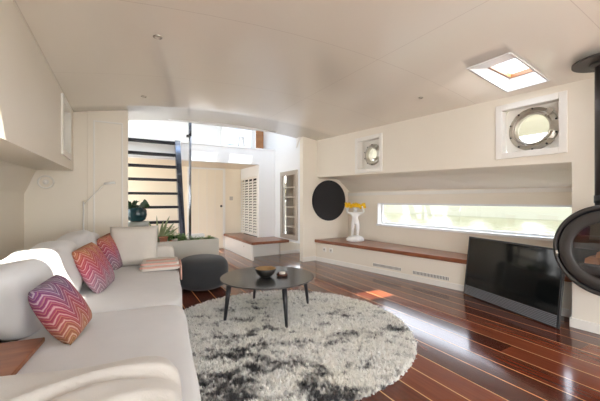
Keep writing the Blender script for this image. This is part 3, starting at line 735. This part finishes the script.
# sofa local: x = along length (E1), y = depth (E2), z up
SM = Matrix(((E1.x, E2.x, 0, S0.x), (E1.y, E2.y, 0, S0.y), (0, 0, 1, 0), (0,0,0,1)))
sofa = thing('sofa', 'long pale linen sofa along the left wall', 'sofa', None, mtx=SM)
b = B(); b.box(-.42, 2.92, .03, 1.0, .06, .27, SM); link('base', b, 'fabric', sofa, bevel=.02)
for lx, ly in ((-.36, .08), (2.86, .08), (-.36, .78), (2.86, .78)):
    b = B(); b.box(lx-.025, lx+.025, ly-.025, ly+.025, 0, .06, SM); link('foot', b, 'black', sofa)
for x0, x1, sd in ((-.40, 1.165, 1), (1.165, 2.665, 5)):
    b = B(); b.rbox(x0+.003, x1-.003, 0, .80 if x0 < 0 else .82, .262, .452, SM, n=20, p=9, bulge=.012, wob=.006, seed=sd); link('seat_cushion', b, 'fabric', sofa, smooth=True, weld=True)
b = B(); b.rbox(.80, 2.90, .93, 1.07, .10, .70, SM, n=20, p=10, wob=.01, seed=2); link('backrest', b, 'fabric2', sofa, smooth=True, weld=True)
for x0, x1, zt, sd in ((.80, 1.90, .835, 3), (1.86, 2.72, .835, 8)):
    mt = SM @ Matrix.Translation(((x0+x1)/2, .835, .63)) @ Matrix.Rotation(-math.radians(10), 4, 'X')
    b = B(); b.rbox(-(x1-x0)/2, (x1-x0)/2, -.125, .125, -.22, zt-.63, mt, n=20, p=4.2, wob=.035, seed=sd); link('back_cushion', b, 'fabric', sofa, smooth=True, weld=True)
# arms
b = B(); b.rbox(2.66, 2.90, .03, .93, .20, .63, SM, n=16, p=9, wob=.006, seed=4); link('armrest', b, 'fabric2', sofa, smooth=True, weld=True)
def arm():
    b = B(); n = 44
    # soft slab, rolled at the front, wrinkled
    return b
b = B(); b.rbox(-.44, .115, .085, .99, .22, .612, SM, n=40, p=8, bulge=.012, wob=.022, seed=12)
# wrinkles: shallow furrows running with the depth
inv = SM.inverted()
for i, v in enumerate(b.v):
    q = inv @ Vector(v)
    if q.z > .40:
        f1 = q.x - (-.07 - .16*(q.y) + .05*math.sin(q.y*7)); f2 = q.x - (-.20 - .12*q.y + .04*math.sin(q.y*9+1))
        q.z += -.024*math.exp(-(f1/.016)**2)*min(1, q.y*5) + .015*math.exp(-((f1-.035)/.03)**2) - .02*math.exp(-(f2/.018)**2) + .008*math.exp(-((f2-.04)/.03)**2)
    b.v[i] = tuple(SM @ q)
link('armrest', b, 'armfab', sofa, smooth=True, weld=True)
# large end cushion
b = B(); mt = SM @ Matrix.Translation((2.575, .42, .652)) @ Matrix.Rotation(-math.radians(90), 4, 'Z') @ Matrix.Rotation(math.radians(-10), 4, 'X'); b.cushion(.45, .42, .16, mt, p=5, pinch=.03, seed=3)
tag(link('scatter_cushion', b, 'fabric2', smooth=True, weld=True), 'large square beige linen cushion leaning on the far arm of the sofa', 'cushion')

stopA = [(0, (.42, .25, .05)), (.2, (.45, .15, .05)), (.38, (.42, .03, .06)), (.52, (.32, .02, .11)), (.68, (.12, .03, .18)), (.84, (.22, .20, .30)), (1, (.17, .21, .11))]
stopB = [(0, (.24, .22, .26)), (.25, (.34, .18, .28)), (.45, (.46, .03, .12)), (.62, (.50, .04, .05)), (.8, (.56, .19, .04)), (1, (.55, .32, .08))]
stopC = [(0, (.24, .24, .24)), (.3, (.28, .14, .26)), (.5, (.44, .03, .12)), (.7, (.52, .09, .04)), (1, (.55, .27, .07))]
# centre, facing yaw (deg, direction the face looks), lean, roll, size
for (c, yaw, lean, roll, w, h, th_, st, sh, lb) in (
    ((-.245, 1.93, .598), -14, 30, -4, .285, .305, .13, stopA, .0, 'purple, magenta and olive zigzag cushion nearest the camera on the sofa'),
    ((-.165, 2.86, .618), -16, 26, -4, .37, .36, .13, stopB, .03, 'orange and red zigzag cushion in the middle of the three on the sofa'),
    ((-.065, 3.68, .612), -16, 24, -4, .38, .36, .13, stopC, .05, 'orange, magenta and grey zigzag cushion beside the big beige cushion')):
    mt = Matrix.Translation(c) @ Matrix.Rotation(math.radians(yaw+90), 4, 'Z') @ Matrix.Rotation(math.radians(-lean), 4, 'X') @ Matrix.Rotation(math.radians(roll), 4, 'Y')
    b = B(); b.cushion(w, h, th_, Matrix.Identity(4), p=3.2, pinch=-.02, seed=c[1])
    o = link('zigzag_cushion', b, zigzag_material('zigzag_knit', sh, st), smooth=True, weld=True)
    o.matrix_world = mt; o['label'] = lb; o['category'] = 'cushion'; o['group'] = 'zigzag cushions on the sofa'

# wooden side board in the sofa's near back corner
b = B(); b.box(.34, .80, .62, 1.02, .452, .478, SM)
b2 = B(); b2.box(.36, .737, .645, .98, .457, .48, SM); tag(link('side_board', b2, 'board', bevel=.005), 'brown wooden side board lying on the sofa between back cushion and near arm', 'tray')

# folded throw at the far end
t = thing('folded_throw', 'folded pale wool throw with pink edging at the far end of the sofa seat', 'blanket', None, mtx=SM @ Matrix.Translation((2.3, .12, .45)))
b = B(); b.rbox(2.12, 2.50, -.012, .34, .462, .502, SM, n=14, p=7, wob=.008, seed=6); b.rbox(2.16, 2.50, .0, .33, .498, .528, SM, n=14, p=7, wob=.008, seed=9); link('blanket', b, 'throw', t, smooth=True, weld=True)
b = B(); b.rbox(2.105, 2.125, -.02, .345, .495, .512, SM, n=8, p=5, wob=.004, seed=2); b.rbox(2.10, 2.46, -.03, -.012, .35, .515, SM, n=8, p=5, wob=.006, seed=4); b.rbox(2.15, 2.17, .02, .34, .518, .534, SM, n=8, p=5, wob=.004, seed=5); b.rbox(2.30, 2.37, .03, .30, .522, .534, SM, n=8, p=5, wob=.004, seed=7)
link('pink_edging', b, 'pink', t, smooth=True, weld=True)

# ------------------------------------------------------------------ pouf
b = B(); prof = []
for k in range(25):
    a = -PI/2+PI*k/24; prof.append((.325*max(0, math.cos(a))**.52, .205+.205*math.copysign(abs(math.sin(a))**.62, math.sin(a))))
prof[0] = (0, 0); prof[-1] = (0, .41); b.lathe(prof, (.935, 4.15, 0), 48)
tag(link('pouf', b, 'pouf', smooth=True, weld=True), 'round charcoal pouf on the floor between sofa and coffee table', 'pouf')

# ------------------------------------------------------------------ rug
RC = Vector((1.23, 2.44)); RR = 1.10
def img_floor(u, v):
    d = 1.10*312/(v-200.5); l = (u-300)/312*d; return Vector((.5*d+.866*l, .866*d-.5*l))
dark = [(img_floor(u, v), r, w) for u, v, r, w in ((225, 385, .20, 1.0), (255, 365, .20, 1.0), (240, 350, .16, .9), (290, 360, .12, .9), (320, 392, .14, 1.1), (345, 398, .12, .9), (235, 396, .12, .8),
    (290, 340, .10, .9), (250, 334, .12, .9), (225, 338, .10, .6), (275, 322, .10, .35), (262, 312, .12, .5), (238, 304, .10, .4), (345, 338, .10, .6), (375, 335, .10, .8), (398, 327, .08, .8), (400, 377, .10, .8), (385, 388, .09, .8), (395, 332, .08, .7), (232, 318, .07, .6), (212, 314, .1, .4),
    (205, 352, .1, .5))]
EU = Vector((.866, -.5)); EF = Vector((.5, .866))
def rugval(x, y):
    p = Vector((x, y)); s = 0
    for c, r, w in dark:
        d = p-c; s += w*math.exp(-((d.dot(EU)/(r*1.35))**2+(d.dot(EF)/r)**2))
    q = Vector((p.dot(EU)*3.4, p.dot(EF)*6.5, 0)); n1 = noise.fractal(q, 1, 2, 4)+.5*noise.noise(Vector((p.dot(EU)*5, p.dot(EF)*22, 4)))
    n2 = noise.noise(Vector((x*38, y*38, 3))); n3 = noise.fractal(Vector((x*11, y*11, 8)), 1, 2, 2)
    t = s*.52+n1*.62+n3*.62-.20+n2*.7
    t = max(0, min(1, t*1.35)); return t
def rugcol(x, y):
    t = rugval(x, y); n = .5+.5*noise.noise(Vector((x*25, y*25, 0))); w = noise.noise(Vector((x*2.1, y*2.1, 5)))
    L = (.80+.18*n, .785+.18*n-.01*w, .735+.18*n-.06*max(0, w)); D = (.05+.04*n, .05+.04*n, .053+.04*n)
    return [L[i]*(1-t)+D[i]*t for i in range(3)]+[1]
rug = thing('shag_rug', 'round shaggy rug mottled off-white and charcoal under the coffee table', 'rug', (RC.x, RC.y, 0))
def add_pattern(o, off):
    me = o.data; ca = me.color_attributes.new('pattern', 'FLOAT_COLOR', 'POINT'); vals = []
    cache = {}
    for v in me.vertices:
        k = (round((v.co.x+off.x)/.008), round((v.co.y+off.y)/.008))
        if k not in cache: cache[k] = rugcol(k[0]*.008, k[1]*.008)
        vals += cache[k]
    ca.data.foreach_set('color', vals)
b = B(); b.lathe([(RR-.03, 0.001), (RR-.02, .008), (RR-.025, .014)]+[(RR*k/60, .016) for k in range(58, 0, -1)]+[(0, .016)], (RC.x, RC.y, 0), 160)
add_pattern(link('backing', b, 'rug', rug, smooth=True), RC)
b = B(); rnd = random.Random(5)
for k in range(52000):
    r = RR*math.sqrt(rnd.random()); a = rnd.uniform(0, 2*PI); x, y = RC.x+r*math.cos(a), RC.y+r*math.sin(a)
    if y < .35 and x < .9: pass
    L = rnd.uniform(.016, .030); aa = rnd.uniform(0, 2*PI); w = rnd.uniform(.0035, .0055); lx, ly = math.cos(aa), math.sin(aa); tl = rnd.uniform(.3, 1.1)*L
    o = len(b.v)
    b.v += [(x-ly*w, y+lx*w, .014), (x+ly*w, y-lx*w, .014), (x+lx*tl*.5+ly*w*.7, y+ly*tl*.5-lx*w*.7, .014+L*.6), (x+lx*tl*.5-ly*w*.7, y+ly*tl*.5+lx*w*.7, .014+L*.6), (x+lx*tl, y+ly*tl, .014+L*.85)]
    b.f += [(o, o+1, o+2, o+3), (o+3, o+2, o+4)]
pile = link('pile', b, 'rug', rug); pile['kind'] = 'stuff'
add_pattern(pile, RC)

# ------------------------------------------------------------------ coffee table and what stands on it
TC = (1.262, 2.825); TH = .388
t = thing('coffee_table', 'round black coffee table on four slim legs standing on the rug', 'table', (*TC, .016))
b = B(); b.lathe([(0, TH-.024), (.40, TH-.024), (.452, TH-.012), (.458, TH-.006), (.455, TH), (0, TH)], (*TC, 0), 96); link('tabletop', b, 'tabletop', t, smooth=False, bevel=.002)
for lx, ly in ((.84, 2.845), (1.262, 2.42), (1.75, 2.86), (1.312, 3.31)):
    f = Vector((lx, ly, .017)); cc = Vector((*TC, 0)); top = Vector((lx, ly, TH-.026)).lerp(Vector((*TC, TH-.026)), .10)
    inn = top.lerp(Vector((*TC, TH-.03)), .32)
    b = B(); b.tube([f, f.lerp(top, .6), top-Vector((0,0,.012))], [.013, .020, .025], 14); link('leg', b, 'black', t, smooth=True)
    b = B(); b.tube([top-Vector((0,0,.008)), inn], [.022, .010], 10); link('bracket', b, 'black', t, smooth=True)
# bowl
bc = (1.225, 2.79, TH+.001)
t = thing('bowl', 'dark round bowl with a hammered gold inside on the coffee table', 'bowl', bc)
b = B(); b.lathe([(0, 0), (.038, 0), (.062, .012), (.085, .035), (.098, .062), (.103, .082), (.1, .084)], bc, 40, close=False); link('bowl_shell', b, 'bowl', t, smooth=True)
b = B(); b.lathe([(.1, .084), (.095, .078), (.086, .045), (.06, .02), (0, .012)], bc, 40, close=False); link('gold_lining', b, 'gold', t, smooth=True)
dc = (1.385, 2.75, TH+.001)
t = thing('tealight_holder', 'low dark amber tealight dish to the right of the bowl', 'candle holder', dc)
b = B(); b.lathe([(0, 0), (.045, 0), (.056, .008), (.058, .024), (.052, .026), (.048, .012), (0, .01)], dc, 32); link('dish', b, 'amber', t, smooth=True)
b = B(); b.lathe([(.030, .012), (.031, .036), (.026, .038), (0, .034)], dc, 24); link('candle', b, 'wax', t, smooth=True)

# ------------------------------------------------------------------ television leaning on the bench
BL, BR = Vector((3.605, 2.285, .0)), Vector((3.319, 1.235, .0))
e = (BR-BL); TW = e.length; e.normalize(); nn = Vector((.965, -.263, 0)); nn = (nn-e*nn.dot(e)).normalized()
up = (nn*.085+Vector((0,0,.69))).normalized(); TVH = .695; back = up.cross(e); 
if back.dot(nn) < 0: back = -back
TM = Matrix(((e.x, back.x, up.x, BL.x), (e.y, back.y, up.y, BL.y), (e.z, back.z, up.z, .004), (0,0,0,1)))
t = thing('television', 'flat black television with a ribbed speaker strip, leaning on the bench', 'television', None, mtx=TM)
b = B(); b.box(0, TW, .008, .026, 0, TVH, TM); link('casing', b, 'tvframe', t, bevel=.004)
b = B(); s = .018
b.box(0, s, 0, .008, 0, TVH, TM); b.box(TW-s, TW, 0, .008, 0, TVH, TM); b.box(s, TW-s, 0, .008, TVH-s, TVH, TM); b.box(s, TW-s, 0, .008, 0, .008, TM); link('bezel', b, 'tvframe', t, bevel=.002)
b = B(); b.box(s, TW-s, .003, .0085, .118, TVH-s, TM); link('screen', b, 'screen', t)
b = B()
for k in range(7): b.box(s, TW-s, -.008, .008, .012+k*.0150, .0195+k*.0150, TM)
link('speaker_grille', b, 'grill', t)

# ------------------------------------------------------------------ hanging stove
SX, SY, SZ = 3.12, .85, .752
SN = Vector((-1, -.03, 0)).normalized(); ST = Vector((-SN.y, SN.x, 0))
# lathe z-axis -> facing direction
RM = Matrix(((ST.x, 0, SN.x, SX), (ST.y, 0, SN.y, SY), (0, 1, 0, SZ), (0,0,0,1)))
t = thing('hanging_stove', 'round black hanging wood stove with a glazed porthole door', 'stove', (3.26, .87, .40))
b = B(); b.lathe([(.29, -.27), (.335, -.20), (.35, -.08), (.35, -.02), (.342, .0), (.318, .004), (.318, -.012)], n=72, mtx=RM, close=False); b.lathe([(.29, -.27), (0, -.27)], n=72, mtx=RM, close=False); link('body', b, 'stove', t, smooth=True)
b = B(); b.lathe([(.318, -.012), (.31, -.02), (.302, -.012), (.302, .0)], n=72, mtx=RM, close=False); link('seal', b, 'chalk', t)
b = B(); b.lathe([(.302, -.01), (.302, .006), (.296, .012), (.225, .014), (.217, .006), (.217, -.02)], n=72, mtx=RM, close=False); dr = link('stove_door', b, 'stove', t, smooth=True)
b = B(); b.lathe([(0, 0), (.22, 0)], n=48, mtx=RM, close=False); link('door_glass', b, 'stoveglass', dr)
b = B(); p = RM @ Vector((.305, -.05, .0)) if (RM @ Vector((.309, 0, 0))).y > SY else RM @ Vector((-.305, -.05, .0))
b.tube([p, p+SN*.03], .007, 10); b.tube([p+SN*.028+Vector((0,0,-.02)), p+SN*.034+Vector((0,0,.022))], .008, 10); link('door_handle', b, 'nickel', dr, smooth=True)
b = B(); b.lathe([(.217, -.02), (.24, -.10), (.23, -.22), (0, -.24)], n=40, mtx=RM, close=False); link('firebox', b, 'stovein_shade', t, smooth=True)
b = B(); b.box(-.20, .20, -.13, -.115, -.20, -.03, RM); link('grate', b, 'stovein_shade', t)
b = B(); b.tube([RM @ Vector((-.21, .05, -.06)), RM @ Vector((.21, .05, -.06))], .055, 20); link('baffle', b, 'stove', t, smooth=True)
PXY = (3.245, .90)
zt = Cz(*PXY)
b = B(); b.tube([(*PXY, SZ+.33), (*PXY, zt-.03)], .068, 32); link('flue_pipe', b, 'stove', t, smooth=True)
b = B(); b.tube([(*PXY, 1.11), (*PXY, 1.17)], .073, 32); link('pipe_collar', b, 'black', t, smooth=True)
b = B(); b.lathe([(.068, -.05), (.10, -.04), (.10, -.028), (.205, -.022), (.205, -.006), (0, -.006)], (*PXY, zt-.012), 56, close=False); link('ceiling_rose', b, 'stove', t)
for k, (a, h, l, lb) in enumerate(((-.11, -.085, .0, 'split log lying in the stove, left of the other two'), (.02, -.085, .02, 'split log lying in the stove, right of the leftmost one'), (-.04, -.03, .01, 'split log on top of the other logs in the stove'))):
    b = B(); q = RM @ Matrix.Translation((a, h, -.19+l)); b.prism([(-.045, -.028), (.045, -.028), (.03, .025), (-.01, .032), (-.04, .01)], 0, .15, q); tag(link('log', b, 'logw', bevel=.004), lb, 'log', 'split logs inside the stove')

# ------------------------------------------------------------------ wall disc, statue
b = B(); b.lathe([(0, 0), (.385, 0), (.39, .004), (.39, .012), (.386, .016), (0, .016)], n=96, mtx=Matrix.Translation((3.505, 4.948, 1.13)) @ Matrix.Rotation(PI/2, 4, 'X'))
tag(link('wall_disc', b, 'chalk'), 'large round black disc hanging on the wall above the bench end', 'wall disc')

SC_ = Vector((3.665, 4.36, .40))
st = thing('statue', 'white figure statue on the bench, arms raised to hold yellow flowers', 'statue', SC_)
b = B()
for i in range(1):
    N = 40; pr2 = [(.13, 0), (.155, .012), (.15, .05), (.12, .08), (.07, .10), (0, .105)]
    b.lathe(pr2, SC_, N)
    b.v = [tuple(Vector(v)+Vector((noise.noise(Vector(v)*9), noise.noise(Vector(v)*9+Vector((5,0,0))), 0))*.03*(1 if v[2] > .401 else .6)) for v in b.v]
link('rock_base', b, 'porcelain', st, smooth=True, weld=True)
# the figure: one skinned body facing the camera
fd = (Vector((0, 0, 0))-Vector((SC_.x, SC_.y, 0))).normalized(); rt = Vector((-fd.y, fd.x, 0))   # rt: figure's left... in image: to the right
def sp(a, f, z): return SC_+rt*a*1.08+fd*f+Vector((0, 0, z*.90 if z > .12 else z))
J = [(0,.0,.40,.052), (-.005,0,.47,.045), (0,.0,.535,.056), (0,0,.575,.028), (0,0,.60,.022), (0,.01,.64,.038), (0,.012,.665,.034),
     (-.035,0,.355,.042), (-.045,.02,.23,.028), (-.05,.005,.11,.020), (-.052,.04,.10,.018),
     (.035,0,.355,.042), (.04,.03,.235,.028), (.035,-.01,.11,.020), (.04,.025,.10,.018),
     (-.065,0,.55,.026), (-.135,.02,.575,.019), (-.125,.03,.665,.015), (-.10,.04,.70,.016),
     (.065,0,.55,.026), (.135,.02,.575,.019), (.125,.03,.665,.015), (.10,.04,.70,.016)]
E_ = [(0,1),(1,2),(2,3),(3,4),(4,5),(5,6),(0,7),(7,8),(8,9),(9,10),(0,11),(11,12),(12,13),(13,14),(2,15),(15,16),(16,17),(17,18),(2,19),(19,20),(20,21),(21,22)]
me = bpy.data.meshes.new('figure'); me.from_pydata([tuple(sp(a, f, z)) for a, f, z, r in J], E_, []); me.update()
me.transform(ROOT[st.name].inverted())
fo = bpy.data.objects.new('figure', me); COL.objects.link(fo); fo.parent = st; me.materials.append(M['porcelain'])
md = fo.modifiers.new('skin', 'SKIN'); md.use_smooth_shade = True
for i, (_, _, _, r) in enumerate(J): me.skin_vertices[0].data[i].radius = (r*1.18, r)
me.skin_vertices[0].data[0].use_root = True
md = fo.modifiers.new('sub', 'SUBSURF'); md.levels = 2; md.render_levels = 2
b = B(); 
b.ball(sp(0, .045, .66), .010, 8, (1, 1, 1.3))
link('face', b, 'porcelain', st, smooth=True)
fl = thing('yellow_flowers', 'wide bunch of yellow flowers held up by the white statue', 'flowers', sp(0, 0, .66))
rnd = random.Random(9); b = B()
for k in range(46):
    a = rnd.uniform(-.15, .15); z = .705+.030*math.cos(a*12)*0+rnd.uniform(-.035, .045); f = rnd.uniform(-.03, .07)
    if abs(a) < .05 and z < .70: z += .03; 
    c = sp(a, f, z)
    for q in range(7):
        an = 2*PI*q/7+rnd.random(); d = (rt*math.cos(an)+Vector((0,0,1))*math.sin(an)+fd*.6).normalized(); b.leaf(c, c+d*.038, .026, 3, 0, fd)
    b.ball(c+fd*.008, .009, 6)
link('blossoms', b, 'yellow', fl)
b = B(); b.tube([sp(-.14, .01, .69), sp(-.05, .03, .715), sp(.05, .03, .715), sp(.14, .01, .69)], .006, 8); link('stalk', b, 'leafp', fl)

# ------------------------------------------------------------------ small fittings
t = thing('reading_lamp', 'slim white reading lamp with a bent arm behind the sofa', 'lamp', (-.375, 4.50, 0))
b = B(); b.lathe([(0, 0), (.11, 0), (.11, .012), (0, .018)], (-.375, 4.46, 0), 32); link('lamp_base', b, 'white', t)
b = B(); b.tube([(-.375, 4.50, .01), (-.375, 4.50, 1.12)], .009, 10); link('pole', b, 'white', t, smooth=True)
b = B(); b.tube([(-.375, 4.50, 1.08), (-.16, 4.50, 1.335)], .006, 10); link('arm', b, 'trim', t, smooth=True)
b = B(); b.tube([(-.17, 4.50, 1.335), (-.05, 4.50, 1.352)], [.012, .016], 12); link('lamp_head', b, 'white', t, smooth=True)
t = thing('round_vent', 'round cream ventilation ring on the wall below the left overhang', 'vent', (-.745, 4.618, 1.27))
WM = Matrix.Translation((-.745, 4.62, 1.345)) @ Matrix.Rotation(PI/2, 4, 'X')
b = B(); b.lathe([(.062, .0), (.062, .018), (.072, .022), (.078, .014), (.078, 0)], n=40, mtx=WM, close=False); link('ring', b, 'trim', t, smooth=True)
b = B(); b.lathe([(0, .016), (.026, .014), (.03, .004)], n=24, mtx=WM, close=False); link('valve', b, 'trim', t, smooth=True)
def spot(x, y, r, lb):
    t = thing('ceiling_spotlight', lb, 'light', (x, y, Cz(x, y)-.002), group='recessed ceiling spotlights'); z = Cz(x, y)
    b = B(); b.lathe([(r, 0), (r, -.006), (r*.7, -.010), (r*.65, -.002)], (x, y, z), 28, close=False); link('rim', b, 'nickel', t, smooth=True)
    b = B(); b.lathe([(0, -.003), (r*.66, -.003)], (x, y, z), 20, close=False); link('lens', b, 'trim', t)
spot(.234, 2.43, .032, 'small recessed ceiling spotlight above the middle of the sofa')
spot(.236, 3.94, .032, 'small recessed ceiling spotlight nearest the stair partition')
spot(2.93, 2.36, .026, 'small recessed ceiling spotlight between skylight and far porthole')

# ------------------------------------------------------------------ outside: canal, quay and trees
b = B(); n_ = 1; b.box(4.45, 18, -30, 60, .18, .2); tag(link('canal_water', b, 'water'), 'rippled canal water outside the long window', 'water', kind='stuff')
b = B(); b.box(18, 18.5, -30, 60, .0, .9); struct('quay_wall', b, 'concrete')
b = B(); b.box(18.5, 70, -30, 60, .6, .88); struct('quay_ground', b, 'grass')
rnd = random.Random(2)
def tree(x, y, h, label):
    t = thing('tree', label, 'tree', (x, y, .88), group='trees on the far quay')
    b = B(); b.tube([(x, y, .88), (x+.1, y, .88+h*.5)], [.28, .16], 8); link('trunk', b, 'bark', t, smooth=True)
    b = B()
    for k in range(16):
        c = (x+rnd.uniform(-1, 1)*h*.2, y+rnd.uniform(-1, 1)*h*.26, .88+h*(.2+.7*rnd.random())); b.ball(c, h*rnd.uniform(.12, .17), 12, (1, 1, .8), .8)
    link('crown', b, 'foliage', t)
for k in range(22): tree(21+(k % 2)*.6, -14+k*3.1, 2.7+(k*37 % 10)*.08, 'green tree in the row on the far quay across the water')

# ------------------------------------------------------------------ light
w = bpy.data.worlds.new('world'); SC.world = w; w.use_nodes = True; nt = w.node_tree; bg = nt.nodes['Background']
tc = nt.nodes.new('ShaderNodeTexCoord'); sp_ = nt.nodes.new('ShaderNodeSeparateXYZ'); nt.links.new(tc.outputs['Generated'], sp_.inputs[0])
sky = ramp(nt, sp_.outputs[2], [(0, (.95, .95, .93)), (.3, (.84, .91, 1.0)), (1, (.50, .69, 1.0))])
nt.links.new(sky, bg.inputs[0]); bg.inputs[1].default_value = 2.8
sd = bpy.data.lights.new('sun', 'SUN'); so = bpy.data.objects.new('sun', sd); COL.objects.link(so)
so.rotation_euler = Vector((.5, -1.36, 2.4)).to_track_quat('Z', 'Y').to_euler(); sd.energy = 9; sd.angle = .009; sd.color = (1, .93, .82); so.location = (2, -3, 8)

SC.view_settings.view_transform = 'Standard'; SC.view_settings.look = 'None'; SC.view_settings.gamma = 1; SC.view_settings.use_curve_mapping = False
SC.view_settings.exposure = 1.4
